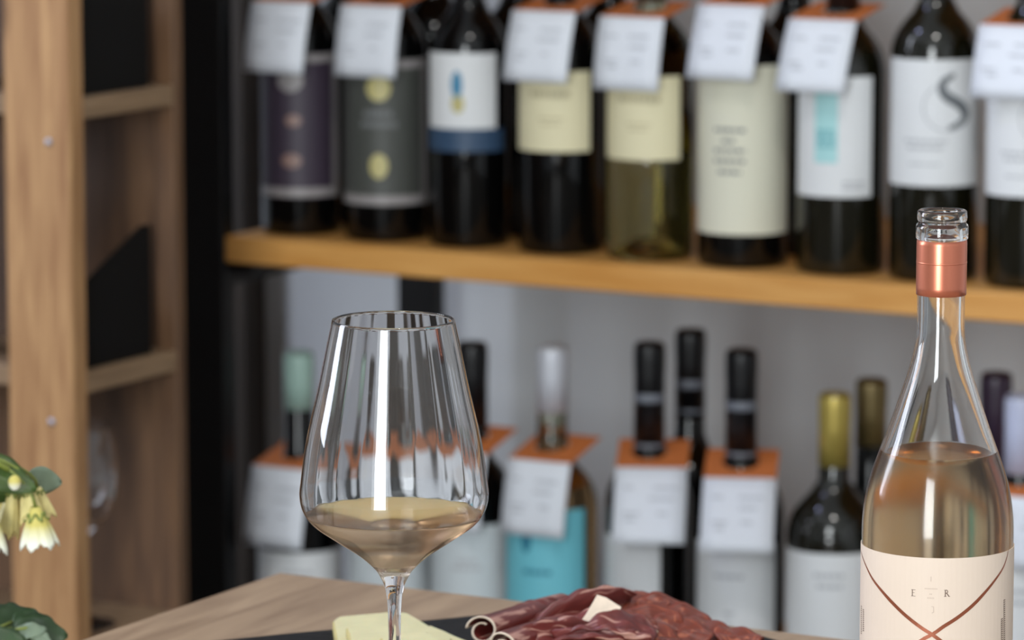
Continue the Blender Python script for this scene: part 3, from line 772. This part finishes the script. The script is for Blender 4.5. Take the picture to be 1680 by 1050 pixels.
for dz, w_ in ((0, .0070), (-.0030, .0016), (-.0052, .0040)):
    x = -w_/2
    while x < w_/2: ln += rect(c[0]+x, c[0]+x+.0005, c[1]+dz-.0003, c[1]+dz+.0003); x += .0008
wrap('small_print', ln, Rk, M['faint_ink'], L)
c = cyl(1527.5, 950); wrap('letter_i', rect(c[0]-.0002, c[0]+.0002, c[1]-.0014, c[1]+.0014), Rk, M['faint_ink'], L)
c = cyl(1531, 1000); wrap('letter_j', strip([(c[0]-.0009, c[1]+.0016), (c[0]+.0002, c[1]+.0016), (c[0]+.0003, c[1]-.0015), (c[0]-.0007, c[1]-.0020)], .0004), Rk, M['faint_ink'], L)
ln = []
for px_, ya, yb in ((1413.2, 994, 1041), (1416.5, 1000, 1036), (1648, 984, 1050), (1644, 1015, 1050)):
    y = ya
    while y < yb:
        c = cyl(px_, y); ln += rect(c[0]-.0010, c[0]+.0010, c[1]-.0004, c[1]+.0001); ln += rect(c[0]-.0010, c[0]-.0004, c[1]-.0004, c[1]-.0008); y += 3.4
wrap('small_print', ln, Rk, M['brown_ink'], L)

# ---------------------------------------------------------------- table
c1 = atZ(457, 938, ZT); d1 = atZ(1300, 1037, ZT)-c1; d1.z = 0; d1.normalize()
ta = math.atan2(d1.y, d1.x)
tb = empty('table', (c1.x, c1.y, 0), ta); tag(tb, 'table with light brown oak laminate top under the glass, platter and bottle', 'table')
TWd, TLn = 1.15, 1.30
o = box('tabletop', (0, TWd, -TLn, 0, ZT-.03, ZT), M['table'], tb, .003)
for x in (.06, TWd-.06):
    for y in (-.06, -TLn+.06): box('leg', (x-.025, x+.025, y-.025, y+.025, 0, ZT-.03), M['steel'], tb, .002)
box('apron', (.085, TWd-.085, -.075, -.05, ZT-.09, ZT-.0305), M['steel'], tb)
box('apron', (.085, TWd-.085, -TLn+.05, -TLn+.075, ZT-.09, ZT-.0305), M['steel'], tb)

# ---------------------------------------------------------------- slate platter
def slab(name, pts, z0, z1, mat, parent=None, jit=0, b=.0008, seg=1, rim=None):
    """polygon plate with slightly eased edge"""
    P2 = []
    n0 = len(pts)
    for i in range(n0):
        a = Vector(pts[i]); c = Vector(pts[(i+1) % n0])
        for k in range(seg):
            q = a.lerp(c, k/seg)
            if jit: q = q+Vector((random.uniform(-jit, jit), random.uniform(-jit, jit)))
            P2.append(q)
    n = len(P2); cen = sum(P2, Vector((0, 0)))/n
    vs = []
    for z, s in ((z0, b), (z0+b, 0), (z1-b, 0), (z1, b)):
        for q in P2:
            d = (cen-q); q2 = q+d.normalized()*s; vs.append((q2.x, q2.y, z))
    fs = [tuple(range(n-1, -1, -1)), tuple(range(3*n, 4*n))]
    for l in range(3):
        for k in range(n): k2 = (k+1) % n; fs.append((l*n+k, l*n+k2, (l+1)*n+k2, (l+1)*n+k))
    return fixn(mesh(name, vs, fs, [mat, rim] if rim else mat, parent, False, [0, 0]+[1]*(3*n) if rim else None))
A = Vector((.078, 2.690)); B = A-.33*Vector((.913, .407)); C = A+.155*Vector((.60, -.80)); D = B+.15*Vector((.60, -.80))
tcn = (A+B+C+D)/4
pl = slab('serving_platter', [tuple(q-tcn) for q in (A, B, D, C)], 0, .006, M['slate'], None, .0006, .001, 14)
pl.location = (tcn.x, tcn.y, ZT); tag(pl, 'black slate serving platter carrying cheese and cured meat', 'platter')
ZP = ZT+.006
# cheese
M['cheese_rim'] = P('cheese_edge', (192, 178, 118), .5, var=.08, scale=90)
def cheese(pxs, z0, z1, label, tilt=0):
    w3 = [atZ(px, py, z1) for px, py in pxs]; cn = sum(w3, Vector())/len(w3)
    o = slab('cheese_slice', [(q.x-cn.x, q.y-cn.y) for q in w3], 0, z1-z0, M['cheese'], None, .0003, .0014, 4, M['cheese_rim'])
    o.location = (cn.x, cn.y, z0); o.rotation_euler = (tilt, 0, 0); tag(o, label, 'cheese', 'cheese slices at the left of the platter')
cheese([(545, 1018), (556, 1011), (644, 1003), (668, 1005), (742, 1047), (735, 1085), (560, 1090)], ZP, ZP+.0075, 'pale cheese slice lowest in the stack, showing a wide back edge')
cheese([(567, 1029), (575, 1024), (650, 1015), (703, 1037), (700, 1068), (580, 1076)], ZP+.0077, ZP+.0140, 'pale cheese slice stacked second, set in from the back edge')
cheese([(622, 1046), (632, 1039), (706, 1038), (738, 1060), (640, 1070)], ZP+.0143, ZP+.0200, 'small pale cheese slice topmost of the stack, nearest the glass stem')
cheese([(692, 1028), (706, 1026), (745, 1042), (800, 1062), (760, 1090), (745, 1075)], ZP+.0002, ZP+.0065, 'pale cheese wedge lying between the stack and the rolled ham')

# cured meat
def sheet(name, fn, nu, nv, mat, thick=.0012, fatedge=None):
    vs = []; uv = []; fs = []
    for i in range(nu+1):
        for j in range(nv+1):
            vs.append(fn(i/nu, j/nv)); uv.append((i/nu, j/nv))
    for i in range(nu):
        for j in range(nv):
            a = i*(nv+1)+j; fs.append((a, a+1, a+nv+2, a+nv+1))
    idx = None; mats = [mat]
    if fatedge:
        mats = [mat, M['fat']]; idx = [1 if fatedge((k//nv)/nu, (k % nv)/nv) else 0 for k in range(nu*nv)]
    o = mesh(name, vs, fs, mats, None, True, idx, uv)
    s = o.modifiers.new('thickness', 'SOLIDIFY'); s.thickness = thick; s.offset = 0
    return o
def roll(p0, p1, r, turns, label, seed, el=.85, flare=.15):
    """rolled slice: p0 open end, p1 far end (world xy), lying on the platter"""
    rnd = random.Random(seed); ax = Vector((p1[0]-p0[0], p1[1]-p0[1], 0)); L_ = ax.length; ax.normalize(); sd = Vector((ax.y, -ax.x, 0))
    ph = rnd.uniform(0, 6)
    def fn(u_, v_):
        a = v_*turns*2*PI+1.2; rr = r*(1-.62*(1-v_))*(1+flare*(u_-.5)*-.6+.06*math.sin(5*u_+ph+3*v_))
        e_ = .0022*math.sin(9*v_+ph)*(1-u_)
        return ax*(u_*L_+e_)+sd*(rr*math.cos(a))+Vector((0, 0, r*el*1.03+rr*el*math.sin(a)))
    o = sheet('ham_slice', fn, 70, 60, M['ham'], .0010, lambda a, b_: b_ > .975 or a < .012)
    o.location = (p0[0], p0[1], ZP+.0006+(p0[2] if len(p0) > 2 else 0)); tag(o, label, 'ham', 'cured ham slices folded on the platter'); return o
def folded(cx, cy, L_, W_, rot, zb, amp, nf, label, seed, mat='ham', name='ham_slice', cat='ham', grp='cured ham slices folded on the platter', tip=0, th=.0011):
    rnd = random.Random(seed); p = [rnd.uniform(0, 6) for _ in range(6)]
    ca, sa = math.cos(rot), math.sin(rot)
    def fn(u_, v_):
        x = (u_-.5)*L_; y = (v_-.5)*W_
        edge = 1-.25*abs(2*u_-1)**3; y *= edge*(1+.06*math.sin(7*u_+p[3]))
        f = math.sin(nf*PI*2*v_+p[0]+1.3*math.sin(2*u_+p[1])); dome = (1-(2*u_-1)**2)*.5+(1-(2*v_-1)**2)*.5
        z = amp*(.5+.42*f)*(.35+.65*dome)+.0012*math.sin(23*u_+p[4])*math.sin(17*v_+p[5])+tip*(u_-.5)+.004*dome
        y += .35*amp*math.cos(nf*PI*2*v_+p[0])
        x += .0015*math.sin(19*v_+p[2])*(1 if u_ > .9 or u_ < .1 else .2)
        return (x*ca-y*sa, x*sa+y*ca, max(z, .0008))
    o = sheet(name, fn, 36, 36, M[mat], th, lambda a, b_: mat == 'ham' and b_ > .95)
    o.location = (cx, cy, ZP+zb); tag(o, label, cat, grp); return o
def gp(px, py, h=0): q = atZ(px, py, ZP+h); return q.x, q.y
a = gp(790, 1040, .008); c = gp(925, 1006, .006); roll(a, c, .0108, 1.3, 'rolled ham slice at the left end, its open spiral with cream fat rim', 3)
a = gp(828, 1062, .008); c = gp(960, 1024, .006); roll(a, c, .0098, 1.3, 'rolled ham slice in front of the leftmost roll', 5)
a = gp(868, 1040, .012); folded(a[0]+.022, a[1]-.004, .070, .045, .35, .004, .016, 1.2, 'folded ham slice with pale streaks between the rolls and the fat chip', 11)
a = gp(950, 1000, .014); folded(a[0]-.002, a[1]+.004, .068, .044, .5, .003, .025, .9, 'folded ham slice forming the peak of the pile', 21, tip=.012)
a = gp(905, 1012, .010); folded(a[0], a[1], .06, .036, .45, .003, .014, 1.0, 'folded ham slice behind the rolls along the platter edge', 41)
a = gp(990, 1032, .014); folded(a[0], a[1]-.004, .060, .045, -.2, .005, .018, 1.3, 'folded ham slice right below the white fat chip', 31)
# fat chip
q = atZ(982, 1003, ZP+.0215)
o = slab('fat_chip', [(x*.00050, y*.00052) for x, y in ((-31, -15), (-16, 0), (2, 21), (12, 16), (28, 2), (20, -8), (2, -13), (-24, -21))], 0, .0022, M['fat'], None, .0003, .0004, 1)
o.location = (q.x, q.y-.004, ZP+.0215); o.rotation_euler = (.95, -.1, .15); tag(o, 'white chip of fat resting on top of the ham pile', 'fat')
SG = 'dry sausage slices piled at the right of the platter'
# sausage slices, thin curled ovals
def saus(px, py, h, rx, ry, rz, tx, ty, label, seed):
    rnd = random.Random(seed); p = rnd.uniform(0, 6); cup = rnd.uniform(.08, .2)
    def fn(u_, v_):
        a = 2*PI*v_; r = u_*(1+.05*math.sin(3*a+p)); x = rx*r*math.cos(a); y = ry*r*math.sin(a)
        return (x, y, cup*u_*u_*rx*math.sin(2*a+p)*.5+.0012*math.sin(5*a+p)*u_)
    o = sheet('sausage_slice', fn, 8, 32, M['chorizo'], .0016); q = atZ(px, py, ZP+h)
    o.location = (q.x, q.y, ZP+h); o.rotation_euler = (tx, ty, rz); tag(o, label, 'sausage', SG)
for i, (px, py, h, rx, ry, rz, tx, ty, s) in enumerate((
        (1040, 992, .0155, .022, .015, .2, .45, .05, 'brown-red sausage slice crowning the right half of the pile'),
        (1092, 1002, .0120, .019, .014, -.3, .40, .30, 'brown-red sausage slice leaning just right of the crown'),
        (1070, 1018, .0135, .020, .014, .1, .55, .1, 'brown-red sausage slice lying in front of the crown slice'),
        (1130, 1018, .0085, .018, .013, -.5, .35, .35, 'dark sausage slice on the falling right flank'),
        (1025, 1030, .0130, .020, .014, .5, .6, -.1, 'sausage slice meeting the ham at the middle'),
        (1115, 1035, .0080, .020, .014, 0, .5, .15, 'sausage slice low in front on the right flank'),
        (1165, 1036, .0050, .017, .013, -.4, .3, .3, 'second sausage slice from the right end of the row'),
        (1208, 1045, .0040, .015, .012, -.3, .3, .2, 'sausage slice at the right tip of the pile'),
        (1062, 1045, .0080, .021, .015, .2, .4, 0, 'sausage slice lowest in front of the pile'))):
    saus(px, py, h, rx, ry, rz, tx, ty, s, i+60)
q = atZ(1243, 1048, ZP+.001); o = slab('sausage_crumb', [(-.004, -.002), (.002, -.003), (.004, .001), (0, .003)], 0, .0025, M['chorizo'], None, .0004, .0004, 2)
o.location = (q.x, q.y, ZP); tag(o, 'small red crumb of sausage at the right platter edge', 'sausage')

# ---------------------------------------------------------------- bouquet at left
VZ = Vector((-.335, 2.03, ZT))
v, f = lathe([(0, 0), (.026, 0), (.030, .003), (.036, .03), (.034, .06), (.024, .085), (.022, .095), (.025, .10), (.023, .10), (.020, .094), (.031, .06), (.033, .03), (.026, .006), (0, .005)], 32)
vase = mesh('flower_vase', v, f, M['ceramic'], None, True); vase.location = VZ; tag(vase, 'white ceramic vase holding the flower sprigs at the left', 'vase')
def tube(pts, rad, n=8):
    vs = []; fs = []
    for i, p in enumerate(pts):
        a = pts[max(i-1, 0)]; b_ = pts[min(i+1, len(pts)-1)]; t = (b_-a).normalized(); s = t.cross(Vector((0, 1, .1))).normalized(); q = t.cross(s)
        r = rad[i] if isinstance(rad, list) else rad
        for k in range(n): an = 2*PI*k/n; vs.append(p+s*(r*math.cos(an))+q*(r*math.sin(an)))
    for i in range(len(pts)-1):
        for k in range(n): k2 = (k+1) % n; fs.append((i*n+k, i*n+k2, (i+1)*n+k2, (i+1)*n+k))
    fs += [tuple(range(n-1, -1, -1)), tuple((len(pts)-1)*n+k for k in range(n))]
    return vs, fs
def bez(a, b_, c, d, n=12): return [a*(1-t)**3+b_*3*t*(1-t)**2+c*3*t*t*(1-t)+d*t**3 for t in [i/n for i in range(n+1)]]
def leaf(par, base, tip, wd, mat, up=Vector((0, -.4, 1)), droop=.15, name='leaf', lobes=0, fold=.2):
    ax = tip-base; L_ = ax.length; t = ax.normalized(); s = t.cross(up).normalized(); nrm = s.cross(t)
    vs = []; fs = []; nu, nv = 12, 6
    for i in range(nu+1):
        u_ = i/nu; w_ = wd*(math.sin(PI*min(1, u_**.8*.98+.01))**.75)*(1+lobes*math.sin(u_*22))
        for j in range(nv+1):
            q = j/nv*2-1
            vs.append(base+t*(u_*L_)+s*(q*w_/2)+nrm*(-droop*L_*(u_-.0)**2+fold*abs(q)*w_*.5+.0008*math.sin(14*u_)*abs(q)))
    for i in range(nu):
        for j in range(nv): a = i*(nv+1)+j; fs.append((a, a+1, a+nv+2, a+nv+1))
    o = mesh(name, vs, fs, mat, par, True); m_ = o.modifiers.new('thickness', 'SOLIDIFY'); m_.thickness = .0005; return o
YF = 2.06
W3 = lambda px, py, dy=0: atY(px, py, YF+dy)-VZ
top = Vector((0, 0, .09))
# flowering stem
fl = empty('flowering_branch', VZ); tag(fl, 'arching stem with hanging white and yellow-green bell flowers at the left edge', 'flower')
pts = bez(Vector((.004, 0, .012)), Vector((.0, .01, .16)), Vector((-.0, .04, .26))*1.0, W3(15, 770), 16)
v, f = tube(pts, .0016); mesh('stem', v, f, M['stem'], fl, True)
def bell(par, topp, bottom, rad, seed, name='flower', mat='petal'):
    rnd = random.Random(seed); ax = bottom-topp; L_ = ax.length; rot = Vector((0, 0, -1)).rotation_difference(ax)
    root = None
    n = 48; vs = []; fs = []; m = 10
    ph = rnd.uniform(0, 6)
    for i in range(m+1):
        u_ = i/m
        for k in range(n):
            a = 2*PI*k/n
            r = rad*(.18+.82*math.sin(min(1, u_*.75+.05)*PI/2)**1.2)*(1+.10*u_*math.cos(6*a+ph)+.05*u_*math.cos(12*a))
            z = -L_*u_*(1-.0)+(.16*L_*u_**4)*(math.cos(6*a+ph)*-.5+.25*math.cos(18*a))
            p_ = Vector((r*math.cos(a), r*math.sin(a), z)); vs.append(rot@p_+topp)
    for i in range(m):
        for k in range(n): k2 = (k+1) % n; fs.append((i*n+k, i*n+k2, (i+1)*n+k2, (i+1)*n+k))
    o = mesh(name, vs, fs, M[mat], par, True); s_ = o.modifiers.new('thickness', 'SOLIDIFY'); s_.thickness = .0006
    c = []
    for k in range(6):                                                # calyx lobes
        a = k*PI/3
        d = rot@Vector((math.cos(a), math.sin(a), -.9))
        leaf(o, topp, topp+d*rad*.75, rad*.5, M['stem'], up=rot@Vector((math.cos(a), math.sin(a), 1)), droop=.1, name='sepal')
    return o
for i, (x0, y0, x1, y1, rd, dy) in enumerate(((58, 832, 65, 894, 29, 0), (22, 800, 10, 874, 19, .012), (36, 804, 42, 856, 17, .018), (-20, 825, -12, 905, 22, -.01), (62, 800, 76, 848, 15, .016), (50, 800, 54, 846, 16, .006), (4, 800, -6, 862, 15, .02))):
    tp, bt = W3(x0, y0, dy), W3(x1, y1, dy); bell(fl, tp, bt, rd*.00031, i, mat='petal' if i in (0, 3) else 'petal_cream')
    pp = bez(pts[-2], pts[-1]+Vector((0, 0, .004)), tp+Vector((0, 0, .008)), tp, 6); v, f = tube(pp, .0008, 6); mesh('flower_stalk', v, f, M['stem'], fl, True)
v, f = lathe([(.0032*math.sin(PI*i/8), -.0038*math.cos(PI*i/8)) for i in range(9)], 12)
o = mesh('bud', v, f, M['petal'], fl, True); o.location = W3(24, 792, -.01)
leaf(fl, W3(-60, 752), W3(58, 808), .021, M['leaf'], up=Vector((.1, -.7, .7)), droop=-.05)
leaf(fl, W3(-50, 790, .01), W3(26, 812, .01), .016, M['leaf'], up=Vector((0, -.8, .5)))
# sage leaf sprig behind
sg_ = empty('eucalyptus_sprig', VZ); tag(sg_, 'grey-green rounded leaf sprig just right of the hanging flowers', 'foliage')
pts = bez(Vector((.010, .006, .012)), Vector((.014, .02, .18)), Vector((.02, .06, .24)), W3(50, 788, .05), 12)
v, f = tube(pts, .0011); mesh('stem', v, f, M['stem'], sg_, True)
leaf(sg_, W3(42, 786, .05), W3(101, 792, .05), .0145, M['sage'], up=Vector((.05, -1, .15)), droop=.05, fold=.05)
leaf(sg_, W3(-30, 745, .05), W3(-70, 700, .05), .014, M['sage'], up=Vector((0, -1, .2)))
# low dark foliage
lf = empty('leafy_sprig', VZ); tag(lf, 'cluster of dark green leaves low in the left corner beside the table', 'foliage')
pts = bez(Vector((-.008, -.004, .012)), Vector((0, 0, .11)), Vector((.03, .0, .13)), W3(-20, 1030), 10)
v, f = tube(pts, .0015); mesh('stem', v, f, M['stem'], lf, True)
base = W3(-25, 1040)
for (x, y, w_, mt, dy, bx, by) in ((62, 1000, .018, 'leaf_d', .02, -25, 1030), (30, 988, .016, 'leaf_d', .03, -30, 1040), (112, 1040, .018, 'leaf_d', .005, 20, 1030), (95, 1075, .018, 'leaf_d', -.01, 10, 1050),
                               (84, 1012, .012, 'leaf_d', .015, 20, 1020), (-5, 995, .014, 'leaf', .02, -45, 1050), (72, 1030, .009, 'sage', -.012, 24, 1040), (85, 1056, .007, 'sage', -.016, 45, 1030), (50, 1085, .02, 'leaf_d', -.02, -25, 1040)):
    leaf(lf, W3(bx, by, dy*.4), W3(x, y, dy), w_, M[mt], up=Vector((random.uniform(-.3, .3), -.8, .6)), droop=.12, lobes=.08)
    if (bx, by) != (-25, 1040):
        v, f = tube([base, W3(bx, by, dy*.4)], .0008, 6); mesh('leaf_stalk', v, f, M['stem'], lf, True)
